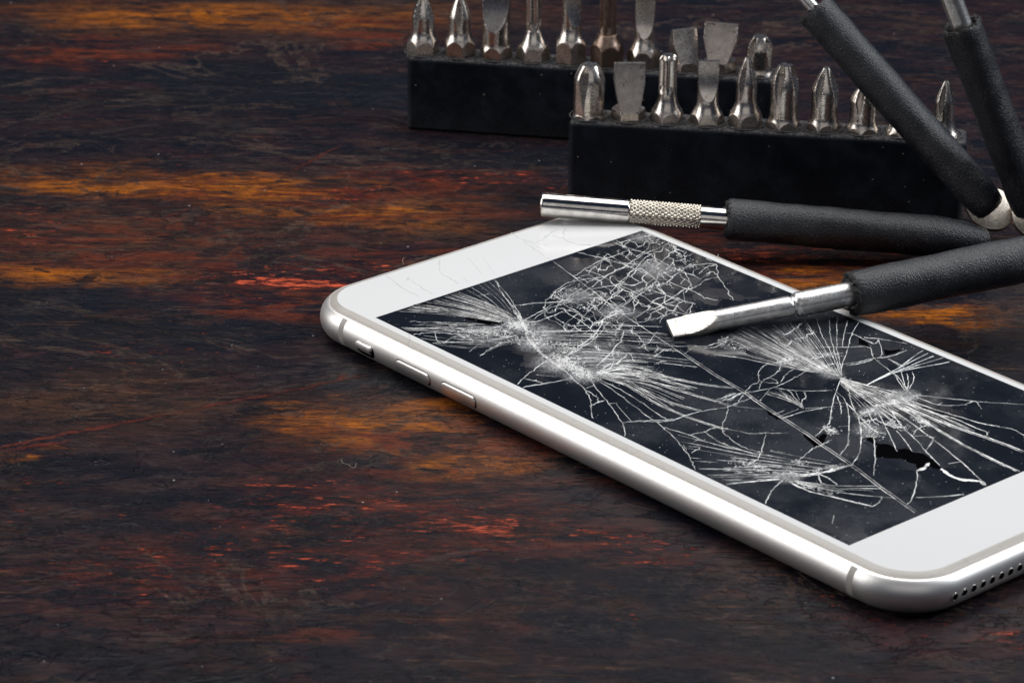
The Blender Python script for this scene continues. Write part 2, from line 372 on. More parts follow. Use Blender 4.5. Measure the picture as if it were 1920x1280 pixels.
table.location = Vector((TC.x, TC.y, 0))*MM; table.rotation_euler = (0, 0, ANG)
tag(table, 'dark painted wooden tabletop with ochre and red streaks', 'tabletop', kind='structure')

# ------------------------------------------------------------------ the phone
L, WD, T = 158.1, 77.8, 7.1
SX0, SX1, SY0, SY1 = 18.3, 139.8, 4.75, 73.05
phone = empty('smartphone', (L/2, WD/2, 0), 'white smartphone with a shattered black screen lying face up on the table', 'phone')
PO = Vector((L/2, WD/2, 0))
RC = 11.6
def outline(inset, z, nc=20, ns=24):
    r = RC-inset; pts = []
    cs = [(L-RC, RC, -PI/2), (L-RC, WD-RC, 0), (RC, WD-RC, PI/2), (RC, RC, PI)]
    for ci, (cx, cy, a0) in enumerate(cs):
        for i in range(nc+1):
            a = a0+PI/2*i/nc
            # squircle-like easing of the corner
            pts.append((cx+r*math.cos(a), cy+r*math.sin(a), z))
        nx = cs[(ci+1) % 4]; a1 = a0+PI/2
        p = Vector(pts[-1]); q = Vector((nx[0]+r*math.cos(nx[2]), nx[1]+r*math.sin(nx[2]), z))
        for i in range(1, ns): pts.append((p+(q-p)*i/ns)[:])
    return pts
ZC = 3.45; HR = 3.35
def prof_in(z):
    t = max(-1, min(1, (z-ZC)/HR)); return 2.9*(1-math.sqrt(max(0, 1-t*t)))
def side_z(n): return [ZC-HR*math.cos(PI*i/n) for i in range(n+1)]
mb = MB(); zs = [z for z in side_z(26) if z <= 6.35]
lp = [outline(4.2, .10)]+[outline(prof_in(z), z) for z in zs]+[outline(prof_in(6.35)+.12, 6.44), outline(2.0, 6.44), outline(2.0, 6.0)]
mb.loops(lp, cap0=True, cap1=True)
frame = mb.build('frame', M['alu'], phone, origin=PO, angle=50)
i0 = prof_in(6.35)+.16
print('seam inset', i0)
mb = MB(); mb.loops([outline(i0+.06, 6.1), outline(i0+.06, 6.48), outline(i0+.14, 6.56), outline(i0+.30, 6.58), outline(i0+.36, 6.50), outline(i0+.36, 6.1)])
mb.build('gasket', M['gasket'], phone, origin=PO)
g0 = i0+.42
mb = MB(); ed = []
for i in range(9):
    a = PI/2*i/8; ed.append(outline(g0+.12*(1-math.cos(a))+1.1*(i/8), 6.56+.52*(math.sin(a)*.35+i/8*.65)))
mb.loops([outline(g0, 6.1)]+ed)
glass = mb.build('cover_glass', M['glass_edge'], phone, origin=PO)
mb = MB(); mb.add([], []); lo = outline(g0+1.23, 7.081)
o2 = outline(g0+1.5, 7.10)
mb.loops([lo, o2], cap1=True)
bez = mb.build('bezel', M['bezel'], glass, origin=PO)
tag(bez, 'white front panel around the screen')
ZT = 7.10
mb = MB()
mb.loops([[(SX0, SY0, ZT-.5), (SX1, SY0, ZT-.5), (SX1, SY1, ZT-.5), (SX0, SY1, ZT-.5)], [(SX0, SY0, ZT+.012), (SX1, SY0, ZT+.012), (SX1, SY1, ZT+.012), (SX0, SY1, ZT+.012)]], cap1=True)
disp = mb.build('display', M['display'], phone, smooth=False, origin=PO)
tag(disp, 'shattered black screen')

# side details follow the rounded side of the frame
def sidept(x, z, off, y_side=0):
    y = prof_in(z)-off
    return (x, y if y_side == 0 else WD-y, z)
def strip(x0, x1, yside, off=.015):
    mb = MB(); A = []
    for z in side_z(26):
        if z > 6.35: break
        A.append([sidept(x0, z, off, yside), sidept(x1, z, off, yside)])
    mb.loops(A, closed=False); return mb
for x0 in (13.0, L-14.3):
    for ys in (0, 1): strip(x0, x0+1.35, ys).build('antenna_line', M['antenna'], phone, origin=PO)
def pill(xc, zc, ln, h, levels, n=14):
    """pill-shaped stack of loops on the near side: (inset, offset outwards)"""
    Ls = []
    for ins, off in levels:
        r = max(.02, h/2-ins); pts = []
        for s, a0 in ((1, -PI/2), (-1, PI/2)):
            for i in range(n+1):
                a = a0+PI*i/n
                x = xc+s*(ln/2-h/2)+r*math.cos(a); z = zc+r*math.sin(a)
                pts.append(sidept(x, z, off))
        Ls.append(pts)
    return Ls
ZB = 3.0
def button(name, px0, px1, zc, h, lift, label=None):
    xa = at_y(px0[0], px0[1], 0).x; xb = at_y(px1[0], px1[1], 0).x
    ln = xb-xa; xc = (xa+xb)/2
    mb = MB(); mb.loops(pill(xc, zc, ln+.34, h+.34, [(0, .012), (.3, .014)]), cap1=False)
    g_ = mb.build(name+'_gap', M['gap'], phone, origin=PO)
    mb = MB(); mb.loops(pill(xc, zc, ln, h, [(0, -.2), (0, lift*.6), (.09, lift*.9), (.22, lift), (h*.25, lift), (h*.45, lift+.01)]), cap1=True)
    b = mb.build(name, M['button'], phone, origin=PO, angle=60)
    g_.parent = b; g_.location = (0, 0, 0)
    return b, xc, ln
button('volume_button', (741, 688), (806, 722), 2.9, 2.3, .26)
button('volume_button', (826, 728), (892, 764), 2.9, 2.3, .26)
xa = at_y(667, 648, 0).x; xb = at_y(701, 666, 0).x
mb = MB(); mb.loops(pill((xa+xb)/2, 2.75, xb-xa, 2.7, [(0, .012), (.5, .014), (1.3, .014)]), cap1=True)
sw = mb.build('mute_switch', M['gap'], phone, origin=PO)
mb = MB(); mb.loops(pill((xa+xb)/2-.1, 3.35, (xb-xa)-.7, 1.35, [(0, 0), (0, .45), (.12, .62), (.4, .66), (.65, .66)]), cap1=True)
mb.build('switch_lever', M['button'], sw, origin=PO)
tag(sw, 'dark slot with a silver lever')
# speaker holes in the near bottom end
hy0 = None
for i in range(9):
    px, py = 1791+17.6*i, 1124.5-8.9*i
    d = FW + RT*((px-960)/FPX) - UP*((py-640)/FPX); t = (L-CAM.x)/d.x; p = CAM+d*t
    if hy0 is None: hy0 = p.y; hz0 = p.z; print('hole', p)
    if i == 1: dy = p.y-hy0
for i in range(9):
    y = hy0+dy*i; z = ZC-.35
    ins = prof_in(z)
    mb = MB(); n = 20; Ls = []
    for r, off in ((.78, 0.), (.76, .03), (.66, .035), (.60, -.02)):
        Ls.append([(L-prof_in(z+r*math.sin(2*PI*j/n))+off, y+r*math.cos(2*PI*j/n), z+r*math.sin(2*PI*j/n)) for j in range(n)])
    mb.loops(Ls); hole = mb.build('speaker_hole', M['button'], phone, origin=PO)
    mb = MB(); Ls = [[(L-prof_in(z+r*math.sin(2*PI*j/n))+.012, y+r*math.cos(2*PI*j/n), z+r*math.sin(2*PI*j/n)) for j in range(n)] for r in (.64, .3, .02)]
    mb.loops(Ls, cap1=True); mb.build('hole_mesh', M['gap'], hole, origin=PO)

# ------------------------------------------------------------------ cracks, drawn as ridges of broken glass on the screen
ck = MB(); hk = MB()
def inside(p, m=.25): return SX0+m < p.x < SX1-m and SY0+m < p.y < SY1-m
def smoothpts(P, n=5):
    if len(P) < 3: return P
    out = []
    for i in range(len(P)-1):
        p0 = P[max(i-1, 0)]; p1 = P[i]; p2 = P[i+1]; p3 = P[min(i+2, len(P)-1)]
        for j in range(n):
            t = j/n
            out.append(.5*((2*p1)+(p2-p0)*t+(2*p0-5*p1+4*p2-p3)*t*t+(3*p1-p0-3*p2+p3)*t*t*t))
    out.append(P[-1]); return out
def ridge(B, P, w, taper=True, clip=True, zb=None):
    zb = ZT+.013 if zb is None else zb
    N = len(P); run = []
    def flush(run):
        if len(run) < 2: return
        Ls = []; n = len(run)
        for i, (p, ww) in enumerate(run):
            d = (run[min(i+1, n-1)][0]-run[max(i-1, 0)][0]); d.z = 0
            if d.length < 1e-6: d = Vector((1, 0, 0))
            d.normalize(); nn = Vector((-d.y, d.x, 0))
            h = min(.09, ww*.45); sk = R.uniform(-.25, .25)*ww
            Ls.append([(p.x+nn.x*ww/2, p.y+nn.y*ww/2, zb), (p.x+nn.x*sk, p.y+nn.y*sk, zb+h), (p.x-nn.x*ww/2, p.y-nn.y*ww/2, zb)])
        B.loops(Ls, closed=False)
    for i, p in enumerate(P):
        t = i/(N-1) if N > 1 else 0
        ww = w*(.55+.9*R.random()*.7)
        if taper: ww *= (.35+.65*min(1, 6*min(t, 1-t)+.15))
        if clip and not inside(p): flush(run); run = []
        else: run.append((p, ww))
    flush(run)
def P2(px, py): return at(px, py, ZT)
def crack(pts, w=.22, jit=.16, n=6, double=False, B=None):
    B = B or ck
    P = smoothpts([P2(*q) for q in pts], n)
    P = [p+Vector((R.gauss(0, jit), R.gauss(0, jit), 0)) for p in P]
    ridge(B, P, w)
    if double:
        o = Vector((R.uniform(-.1, .1), R.choice((-1, 1))*R.uniform(.35, .6), 0)); ridge(B, [p+o+Vector((R.gauss(0, .04), R.gauss(0, .04), 0)) for p in P], w*.6)
    # splinters beside it
    for p in P:
        if R.random() < .30:
            a = R.uniform(0, PI); l_ = R.uniform(.15, .55); d = Vector((math.cos(a), math.sin(a), 0))*l_
            ridge(B, [p-d*.3, p+d*.7], w*.6, taper=False)
def TL(ox, oy, s, w=.22, **kw):
    for line in s.split(';'):
        pts = [tuple(map(float, q.split(','))) for q in line.split()]
        crack([(ox+x/5.3333, oy+y/5.3333) for x, y in pts], w, **kw)
def lerp(a, b, t): return tuple(x+(y-x)*t for x, y in zip(a, b))
def poly(Ps, t):
    s = t*(len(Ps)-1); i = min(int(s), len(Ps)-2); return lerp(Ps[i], Ps[i+1], s-i)
def fan(S, E, n, bend=0., w=.13, full=.35, gaps=.1, B=None, jit=.03, Mid=None, pair=.3):
    n = int(n*.62); w *= .70; pair *= .5; full = min(1, full+.2); gaps *= .3; jit *= .4
    for i in range(n):
        t = min(1, max(0, (i+R.uniform(-.32, .32)+.5)/n))
        a = poly(S, t); b = poly(E, t)
        if R.random() > full:
            if R.random() < .5: b = lerp(a, b, R.uniform(.45, .95))
            else:
                c0 = R.uniform(0, .5); c1 = c0+R.uniform(.25, .5); a, b = lerp(a, b, c0), lerp(a, b, min(1, c1))
        mx, my = lerp(a, b, .5)
        if Mid: q = poly(Mid, t); k_ = .5; mx, my = lerp((mx, my), q, .8)
        dx, dy = b[0]-a[0], b[1]-a[1]
        mx += -dy*bend; my += dx*bend
        pts = [P2(*a), P2(*lerp(lerp(a, (mx, my), .5), lerp((mx, my), b, .5), .25)), P2(mx, my), P2(*b)] if False else [P2(*a), P2(mx, my), P2(*b)]
        P = smoothpts(pts, 9)
        P = [p+Vector((R.gauss(0, jit), R.gauss(0, jit), 0)) for p in P]
        seg_ = []; ww = w*R.uniform(.45, 1.6)
        for p in P:
            if R.random() < gaps: ridge(B or ck, seg_, ww); seg_ = []
            else: seg_.append(p)
        ridge(B or ck, seg_, ww)
        if R.random() < pair:
            o = Vector((0, R.uniform(.15, .3), 0)); ridge(B or ck, [p+o for p in P], ww*.5)
def powder(Ps, n, spread, size=.45, w=.13):
    n = int(n*1.35); w *= 1.15; size *= .72
    for _ in range(n):
        x, y = poly(Ps, R.random())
        p = P2(x+R.gauss(0, spread), y+R.gauss(0, spread*.55)); a = R.uniform(0, 2*PI); l_ = size*R.uniform(.3, 1.4)
        d = Vector((math.cos(a), math.sin(a), 0))*l_; e = Vector((math.cos(a+R.uniform(.5, 2)), math.sin(a+1.2), 0))*l_*.6
        ridge(ck, [p, p+d, p+d+e], w*R.uniform(.4, 1.2), taper=False)
def chain(Ps, n, spread, w=.2):
    """zig-zag crumbly line along a path"""
    pts = []
    for i in range(n+1):
        x, y = poly(Ps, i/n); pts.append((x+R.gauss(0, spread), y+R.gauss(0, spread*.6)))
    crack(pts, w, .05, 1)
    powder(Ps, n*2, spread*1.2, .25, .09)

# long straight run across the screen
crack([(1032, 486), (1080, 522), (1120, 552), (1156, 581), (1195, 607), (1234, 633), (1280, 664)], .16, .04, 6)
crack([(1270, 657), (1331, 698), (1395, 737), (1427, 760), (1504, 809), (1537, 833), (1598, 875), (1660, 922), (1722, 966)], .19, .03, 6, True)
TL(1000, 420, '400,275 620,325 900,400 1080,480 1230,560 1310,700 1480,780;720,160 950,240 1160,300 1290,380 1420,450 1520,490 1590,640;1070,60 1190,120 1320,160 1420,230;'
   '750,150 860,180 900,215 960,250 980,310;400,530 520,450 700,345 780,330 950,260;860,190 1000,150 1120,125 1200,110;'
   '110,790 200,700 320,600 420,570 530,550 700,530 860,450 1000,420;240,800 480,680 600,620 760,500 900,430 1100,310 1270,230;'
   '0,950 130,860 300,800 500,740 700,740;450,1000 520,900 610,830 750,750 850,650 880,560;500,1100 740,920 830,860 1060,700 1200,600 1260,500 1380,480;'
   '770,700 860,590 980,480 1130,330 1200,300;860,900 1010,880 1010,760 1100,680;1060,890 1130,870 1300,800 1500,660 1600,640 1720,560 1850,530;'
   '1840,340 1830,400 1850,520 1930,650 2000,760;1520,400 1510,300 1590,240;1410,200 1420,270 1510,320 1600,300;1300,540 1500,640 1600,670 1700,730 1830,760;'
   '1120,650 1300,700 1500,770 1620,800;820,700 900,660 1040,720;680,750 860,850 900,900;850,600 1040,700 1230,800 1400,870 1560,920;1000,540 1000,490 1080,450 1230,560;'
   '1040,990 1160,960 1300,920 1340,870 1420,870;0,790 250,780 420,750;300,860 420,880 490,940 450,1000;180,700 300,760 450,740;500,450 640,500 760,560 830,640;'
   '640,490 690,370 760,340;1290,380 1400,270 1480,330;1500,440 1700,400 1830,400;1660,500 1740,430 1830,410;1680,550 1780,480 1850,520;1530,790 1500,660;1590,790 1560,920 1620,980;'
   '560,650 760,620 880,600 1000,610 1120,560;700,350 850,390 1000,400 1130,420;960,650 1010,760 1180,840', .15, jit=.13)
# web of small cells between the long lines
def inpoly(x, y, Pg):
    c = False; j = len(Pg)-1
    for i in range(len(Pg)):
        if (Pg[i][1] > y) != (Pg[j][1] > y) and x < (Pg[j][0]-Pg[i][0])*(y-Pg[i][1])/(Pg[j][1]-Pg[i][1])+Pg[i][0]: c = not c
        j = i
    return c
Z1 = [(1000, 575), (1040, 535), (1085, 512), (1120, 480), (1200, 440), (1260, 450), (1330, 480), (1345, 500), (1330, 520), (1300, 545), (1292, 590), (1255, 600), (1200, 625), (1120, 645), (1020, 610)]
NB = {}
for i in range(-19, 21):
    for j in range(-19, 21):
        x = 1170+i*15.5+j*11.5+R.gauss(0, 3.6); y = 545+i*9.8-j*8.6+R.gauss(0, 2.2)
        if inpoly(x, y, Z1): NB[(i, j)] = (x, y)
for (i, j), p in NB.items():
    for d in ((1, 0), (0, 1)):
        q = NB.get((i+d[0], j+d[1]))
        if q and R.random() < .72:
            mx, my = lerp(p, q, .5); crack([p, (mx+R.gauss(0, 2.5), my+R.gauss(0, 1.6)), q], R.choice((.06, .09, .13, .2)), .05, 3)
            if R.random() < .18: powder([p, q], 7, 2.0, .28, .1)
for a, n_, sp_ in (([(1195, 443), (1260, 460), (1300, 500)], 80, 7), ([(1235, 490), (1245, 530), (1200, 545), (1180, 560)], 110, 6), ([(1150, 575), (1160, 590), (1120, 610)], 80, 6),
                   ([(1090, 530), (1060, 550), (1040, 560), (1085, 575), (1110, 580)], 90, 6), ([(1255, 505), (1300, 500)], 50, 5), ([(1140, 550), (1110, 570)], 50, 5)):
    powder(a, n_, sp_, .38, .12)
# left star: fan to the upper left edge and the lower left corner
fan([(935, 604), (972, 596)], [(742, 585), (872, 541)], 38, .02, .15, .55, .06)
fan([(950, 600), (980, 594)], [(868, 542), (930, 520)], 11, .05, .10, .8, .03, jit=.02)
fan([(930, 608), (965, 625)], [(712, 598), (762, 622)], 22, .0, .12, .25, .22)
fan([(960, 620), (985, 640)], [(762, 622), (806, 646)], 18, -.06, .12, .3, .22)
TL(700, 420, '380,1110 500,1090 620,1085 820,1100 960,1120;620,1085 650,1180 720,1180;700,1190 810,1125 960,1140 1000,1180;960,1110 950,1140;1060,1075 1180,1100 1310,1130;1130,1110 1125,1150;'
   '560,1190 700,1185 880,1180 1060,1185 1300,1180 1560,1195;705,1190 715,1280;960,1280 1070,1185;1130,1280 1320,1180;1370,820 1640,790 1720,790 1900,780;'
   '1220,530 1270,660 1370,800 1440,860 1480,940 1500,970;1500,970 1640,890 1800,800;1050,720 1150,700;1360,850 1420,830;530,1030 560,1050;780,1030 800,1060;1500,960 1580,980 1680,960 1900,870;'
   '300,1040 560,1040 780,1030 960,1060 1160,1040 1300,1010', .15, jit=.1)
crack([(962, 582), (974, 597), (984, 616), (993, 640), (1012, 660), (1030, 675), (1055, 694)], .34, .08, 8, True)
powder([(950, 605), (985, 612)], 170, 8, .42, .12); powder([(940, 625), (985, 640)], 130, 9, .4, .11)
powder([(985, 615), (1010, 640), (1050, 670), (1070, 685)], 420, 12, .42, .12); powder([(1040, 650), (1075, 655)], 160, 9, .4, .11)
powder([(1050, 672), (1100, 700)], 260, 9, .4, .12); powder([(860, 625), (950, 620)], 130, 8, .35, .1)
# middle fan to the right
fan([(990, 613), (1030, 640), (1062, 672)], [(1240, 610), (1272, 655), (1310, 690)], 42, -.015, .12, .25, .20)
fan([(1000, 620), (1062, 672)], [(1160, 620), (1190, 690)], 22, -.01, .13, .4, .12)
fan([(1062, 664), (1112, 700)], [(1180, 655), (1262, 712)], 22, -.02, .15, .5, .10)
chain([(1062, 672), (1085, 650), (1112, 632), (1130, 600), (1160, 585)], 16, 1.6, .24)
chain([(1060, 668), (1108, 642)], 8, 1.4, .25); chain([(1115, 692), (1140, 665), (1165, 640), (1170, 620)], 12, 1.8, .25)
chain([(1130, 700), (1160, 678), (1182, 662)], 9, 1.8, .26); chain([(1175, 620), (1200, 632), (1215, 660)], 8, 2.5, .16)
chain([(1195, 655), (1220, 640), (1235, 620)], 7, 2.5, .18); chain([(1222, 672), (1245, 658), (1262, 655)], 6, 2., .18)
chain([(1108, 712), (1125, 695), (1150, 680)], 7, 1.6, .22); chain([(1228, 683), (1250, 676)], 4, 2., .2)
for _ in range(16): x, y = R.uniform(1090, 1240), R.uniform(605, 665); chain([(x, y), (x+R.uniform(-6, 6), y+R.uniform(8, 16))], 4, 1.4, .13)
fan([(1108, 692), (1128, 706)], [(1180, 672), (1262, 708), (1290, 735)], 12, -.02, .2, .7, .05)
fan([(1118, 700), (1128, 708)], [(1330, 712), (1290, 740), (1262, 772)], 22, -.045, .17, .62, .04, jit=.02)
TL(1200, 640, '-460,320 -200,255 0,270 300,370 600,430 940,470;-420,330 -180,270 0,300 250,380 510,470;-420,320 -200,290 0,360 200,440 500,530 750,600 880,640;-430,340 -200,350 0,460 200,570 450,650 620,690;'
   '-440,350 -200,400 0,510 160,610 450,740 770,850 900,880', .2, jit=.03, double=True)
TL(1200, 640, '900,880 1100,920 1280,915 1480,915;-430,370 -200,480 0,600 200,740 290,790;-440,380 -250,500 0,690 170,810 300,920 440,1080 520,1200 550,1280;0,800 170,800 300,795 460,740 630,695 860,660 960,620 1110,570;'
   '1040,515 1300,470 1430,420 1570,350 1660,295;1040,515 1110,440 1190,400 1180,330 1220,260 1290,220;1190,470 1220,400 1310,350 1390,290 1400,250;1200,400 1380,415 1300,360;1400,410 1450,340 1540,270;'
   '740,600 880,545 1040,515;790,600 900,570 1040,515;1040,515 960,630 880,650 870,740 820,850 830,900 900,970 1020,1050 1200,1110;480,935 640,905 770,850;640,900 740,970 800,1010 1000,1080 1200,1150;240,860 480,930 740,1030 1000,1080;'
   '1260,920 1220,1080 1160,1190 1040,1240;1350,470 1600,495 1920,490;1200,590 1300,480;1640,500 1655,560 1620,590 1630,660;1250,520 1500,600 1640,670;1640,670 1920,650;1420,770 1640,700 1860,660;1340,730 1440,690;1390,750 1580,680;'
   '1390,480 1500,580 1620,640;1470,480 1560,570 1630,660;1550,490 1600,590;1600,1180 1700,1090 1800,1040 1900,990;1910,690 1900,800 1850,860 1750,950;200,40 600,50 760,20 880,0;440,130 550,50;640,60 740,60 860,10;960,650 1240,680;'
   '540,1000 580,970 510,940;520,1110 600,1060 480,1050;440,1040 470,1100', .15, jit=.09)
fan([(1372, 735), (1392, 738)], [(1345, 750), (1370, 752)], 9, .05, .1, .9, .0); fan([(1435, 735), (1470, 732)], [(1492, 755), (1505, 763)], 9, -.04, .12, .9, .0)
TL(900, 580, '1100,700 1260,910 1420,1130 1450,1280;1030,770 1080,850 1110,950 1115,1130;680,500 780,560 900,660 1050,800 1160,870 1190,920 1250,910;1110,960 1190,925 1250,910;1290,940 1370,935;1060,790 1130,760;'
   '680,500 580,570 430,690 350,770;430,690 530,710 640,740;400,780 640,740 900,690;560,650 780,680;1420,1130 1600,1115 1920,1100;1780,1135 1920,1090;1360,950 1510,1120;900,660 990,610;940,620 1000,680 1100,690;0,465 110,390 220,335', .19, jit=.09)
powder([(1070, 690), (1120, 710)], 160, 6, .4, .12)
# right star
fan([(1516, 697), (1560, 702), (1577, 706)], [(1352, 636), (1395, 612), (1470, 606)], 50, -.01, .13, .6, .05, jit=.02, pair=.4)
fan([(1545, 700), (1577, 705)], [(1470, 606), (1512, 600)], 15, .02, .13, .4, .12)
fan([(1519, 697), (1530, 699)], [(1340, 650), (1350, 640)], 6, -.02, .1, .8, .05)
TL(1340, 590, '1440,80 1370,200 1320,370 1270,520 1260,640 1190,840 1150,1060 1110,1120;1300,490 1450,470 1590,435 1740,420 1920,355;1320,505 1460,485 1590,445;1370,185 1500,250 1600,290 1640,260 1670,390 1630,440;1300,185 1370,185;'
   '1060,320 1200,325 1340,325 1540,325 1600,440 1780,580 1850,640 1900,730;1210,790 1260,900 1265,1000;1220,770 1300,850 1340,1000 1340,1150 1330,1280;1340,800 1400,950 1460,1100 1460,1280;1270,640 1340,760 1360,860 1420,1000;'
   '1020,40 1060,180 1130,310 1190,440 1260,600;1150,20 1150,150 1180,310 1230,480 1265,600;1225,30 1220,300 1240,420 1270,560;1330,60 1290,200 1280,320;1180,380 1280,385;1180,880 1300,880;1340,1110 1240,1120;0,400 250,430 540,490 800,540 930,565;1490,230 1700,250 1920,290', .17, jit=.05)
chain([(1455, 680), (1490, 672), (1530, 672), (1560, 662)], 14, 1.8, .2); chain([(1470, 630), (1490, 612), (1505, 605)], 8, 3, .2); chain([(1490, 635), (1510, 632), (1528, 622)], 8, 2.5, .2)
chain([(1543, 687), (1562, 682), (1577, 684)], 6, 1.5, .15); chain([(1475, 650), (1485, 640)], 5, 3, .18); chain([(1515, 615), (1528, 630)], 4, 2, .16)
powder([(1460, 680), (1490, 670)], 90, 5, .4, .12); powder([(1530, 665), (1570, 665)], 90, 6, .35, .1); powder([(1560, 690), (1580, 712)], 70, 5, .3, .1); powder([(1348, 640), (1362, 635)], 50, 5, .5, .13)
for a in ((1735, 653), (1748, 658), (1759, 664), (1773, 669), (1793, 677)): crack([(1625, 722), (1672, 697 if a[0] < 1750 else 700), a], .17, .03, 6, True)
TL(1560, 620, '800,410 820,480 760,600;750,430 765,520 750,600;690,400 720,520 750,600;560,280 680,340 720,360;580,290 660,350;120,480 300,530 580,600 800,640 1300,690 1470,710 1920,735;1320,740 1430,705 1490,780;800,640 1060,740 1320,740;'
   '810,1040 860,980 980,940;820,1050 1010,1070 940,1200;1100,720 1060,740;640,450 700,560 760,610', .18, jit=.05)
fan([(1577, 708), (1576, 716)], [(1735, 760), (1680, 800)], 20, -.015, .2, .6, .04, jit=.025, pair=.4)
fan([(1577, 710), (1574, 722)], [(1690, 770), (1625, 780)], 14, -.02, .16, .55, .05)
fan([(1660, 742), (1668, 758)], [(1850, 812), (1790, 800), (1740, 800)], 13, -.03, .16, .6, .04, jit=.02, pair=.4)
powder([(1670, 742), (1712, 745)], 330, 6, .35, .12); powder([(1640, 762), (1680, 752)], 80, 4, .4, .12); powder([(1615, 778), (1645, 765)], 110, 5, .4, .12)
powder([(1620, 790), (1640, 820)], 110, 8, .4, .12); powder([(1665, 790), (1700, 805)], 80, 5, .5, .12); powder([(1712, 780), (1735, 795)], 70, 5, .4, .12)
chain([(1610, 780), (1632, 770), (1650, 760), (1678, 752)], 12, 2, .26); chain([(1615, 795), (1640, 785), (1655, 795), (1675, 800), (1695, 800)], 12, 2.5, .24)
chain([(1615, 790), (1635, 820)], 8, 3, .2); chain([(1710, 780), (1725, 790), (1745, 795)], 7, 2.5, .2)
TL(1560, 760, '150,-20 260,90 420,250 540,280;560,10 700,210 850,350 950,470 1080,600;400,-40 700,110 1000,330 1290,560 1400,660 1540,800', .26, jit=.04)
TL(1560, 760, '500,-60 800,60 990,190 1300,380 1500,480 1700,580 1880,660;600,-60 900,80 1180,190 1500,300 1750,390 1920,460', .36, jit=.03, double=True)
TL(1560, 760, '700,-80 1000,30 1300,120 1500,180 1690,215 1810,240 1920,300;600,-90 1000,70 1250,140 1450,230 1540,260 1550,300;400,1010 480,960 500,910;830,920 1100,910 1400,880;850,650 850,740 800,930 750,990;'
   '1020,320 940,450;1160,580 1300,560;450,60 560,260 650,460;640,250 730,350 800,460;0,1180 20,1100;350,30 400,140 470,200;280,200 430,130;270,330 400,300;420,310 430,500 420,700', .2, jit=.05)
crack([(1766, 879), (1782, 891), (1805, 899), (1838, 902), (1846, 910)], .8, .03, 6)
crack([(1720, 882), (1733, 877), (1742, 868)], .8, .05, 4)
# lower star
fan([(1590, 873), (1480, 890)], [(1262, 800), (1300, 868), (1332, 902)], 26, -.02, .17, .3, .16, pair=.4, Mid=[(1430, 840), (1420, 893)])
fan([(1478, 893), (1475, 897)], [(1300, 872), (1345, 908)], 12, .0, .16, .5, .12)
fan([(1476, 898), (1480, 902)], [(1640, 905), (1700, 950)], 11, .03, .2, .45, .08)
TL(1280, 780, '1020,630 930,700 860,800 820,900;1360,580 1380,660 1430,680;1370,580 1460,620 1550,690;1690,490 1770,360 1785,200 1760,0;1660,0 1660,200 1640,300 1570,390;1110,560 1060,570 1000,570 1020,630', .24, jit=.05)
TL(1280, 780, '1060,650 1240,740 1430,790 1680,850 1900,900;400,690 700,650 1020,630;1100,610 1350,580 1500,530 1680,490;1090,600 1350,570 1500,545 1690,485', .38, jit=.08)
powder([(1460, 893), (1500, 890), (1585, 872)], 160, 5, .45, .13); powder([(1380, 865), (1440, 880)], 70, 9, .6, .13); powder([(1470, 898), (1560, 925)], 60, 4, .5, .13)
powder([(1485, 865), (1508, 868)], 40, 4, .5, .13); powder([(1545, 800), (1565, 810)], 90, 5, .45, .13); powder([(1400, 655), (1350, 648)], 20, 6, .5)
for _ in range(520):   # loose crumbs and dust over the glass
    x, y = R.uniform(SX0+1, SX1-1), R.uniform(SY0+1, SY1-1); p = Vector((x, y, 0)); a = R.uniform(0, PI); l_ = R.choice((.08, .1, .12, .2))
    ridge(ck, [p, p+Vector((math.cos(a), math.sin(a), 0))*l_], .1, taper=False)
crk = ck.build('crack_web', M['crack'], disp, smooth=False, origin=PO)
# hairlines running on through the white front
def hair(pts, w=.16):
    P = [p+Vector((R.gauss(0, .12), R.gauss(0, .12), 0)) for p in smoothpts([P2(*q) for q in pts], 6)]
    q_ = MB(); ridge(q_, P, w, clip=False, zb=7.103); q_.build('hairline_crack', M['hair'], bez, smooth=False, origin=PO)
for s in ('1380,80 1520,180 1640,270 1770,355', '1520,160 1640,190 1800,80 1840,60', '1600,200 1700,260', '1640,190 1740,210', '1700,130 1780,110 1920,150', '660,330 670,470 760,540 860,600', '880,520 960,590', '940,340 1080,500',
          '1100,340 1200,500', '360,545 480,630 600,700', '330,560 345,545 360,550', '120,500 300,640 440,720'):
    hair([(700+float(a.split(',')[0])/5.3333, 420+float(a.split(',')[1])/5.3333) for a in s.split()])
for s in ('330,0 310,100 320,160 500,210 650,200', '40,180 150,110 200,60', '180,120 330,160', '1840,340 1846,300'):
    hair([(1000+float(a.split(',')[0])/5.3333, 420+float(a.split(',')[1])/5.3333) for a in s.split()])
hair([(767, 625), (768, 640), (771, 650)])
# places where splinters fell out
gp = MB()
def gap(ox, oy, s, k_=5.3333):
    pts = [tuple(map(float, q.split(','))) for q in s.split()]
    out = []
    for i in range(len(pts)):
        a, b = pts[i], pts[(i+1) % len(pts)]
        for j in range(3):
            x, y = lerp(a, b, j/3); out.append(P2(ox+(x+R.gauss(0, 5))/k_, oy+(y+R.gauss(0, 5))/k_))
    gp = MB(); gp.add([(p.x, p.y, ZT+.0135) for p in out], [tuple(range(len(out)))]); gp.build('missing_shard', M['gap'], disp, smooth=False, origin=PO)
gap(700, 420, '900,930 1040,880 1180,890 1300,960 1300,1000 1150,1005 1010,980'); gap(700, 420, '400,800 480,795 880,870 950,910 850,900 600,850')
gap(700, 420, '880,810 930,810 1000,850 1060,880 1000,870')
gap(1560, 760, '360,310 430,320 440,370 560,380 650,440 760,430 810,470 900,470 1020,550 1080,600 1090,640 1030,630 980,610 850,640 830,590 700,540 440,510 430,390 350,350')
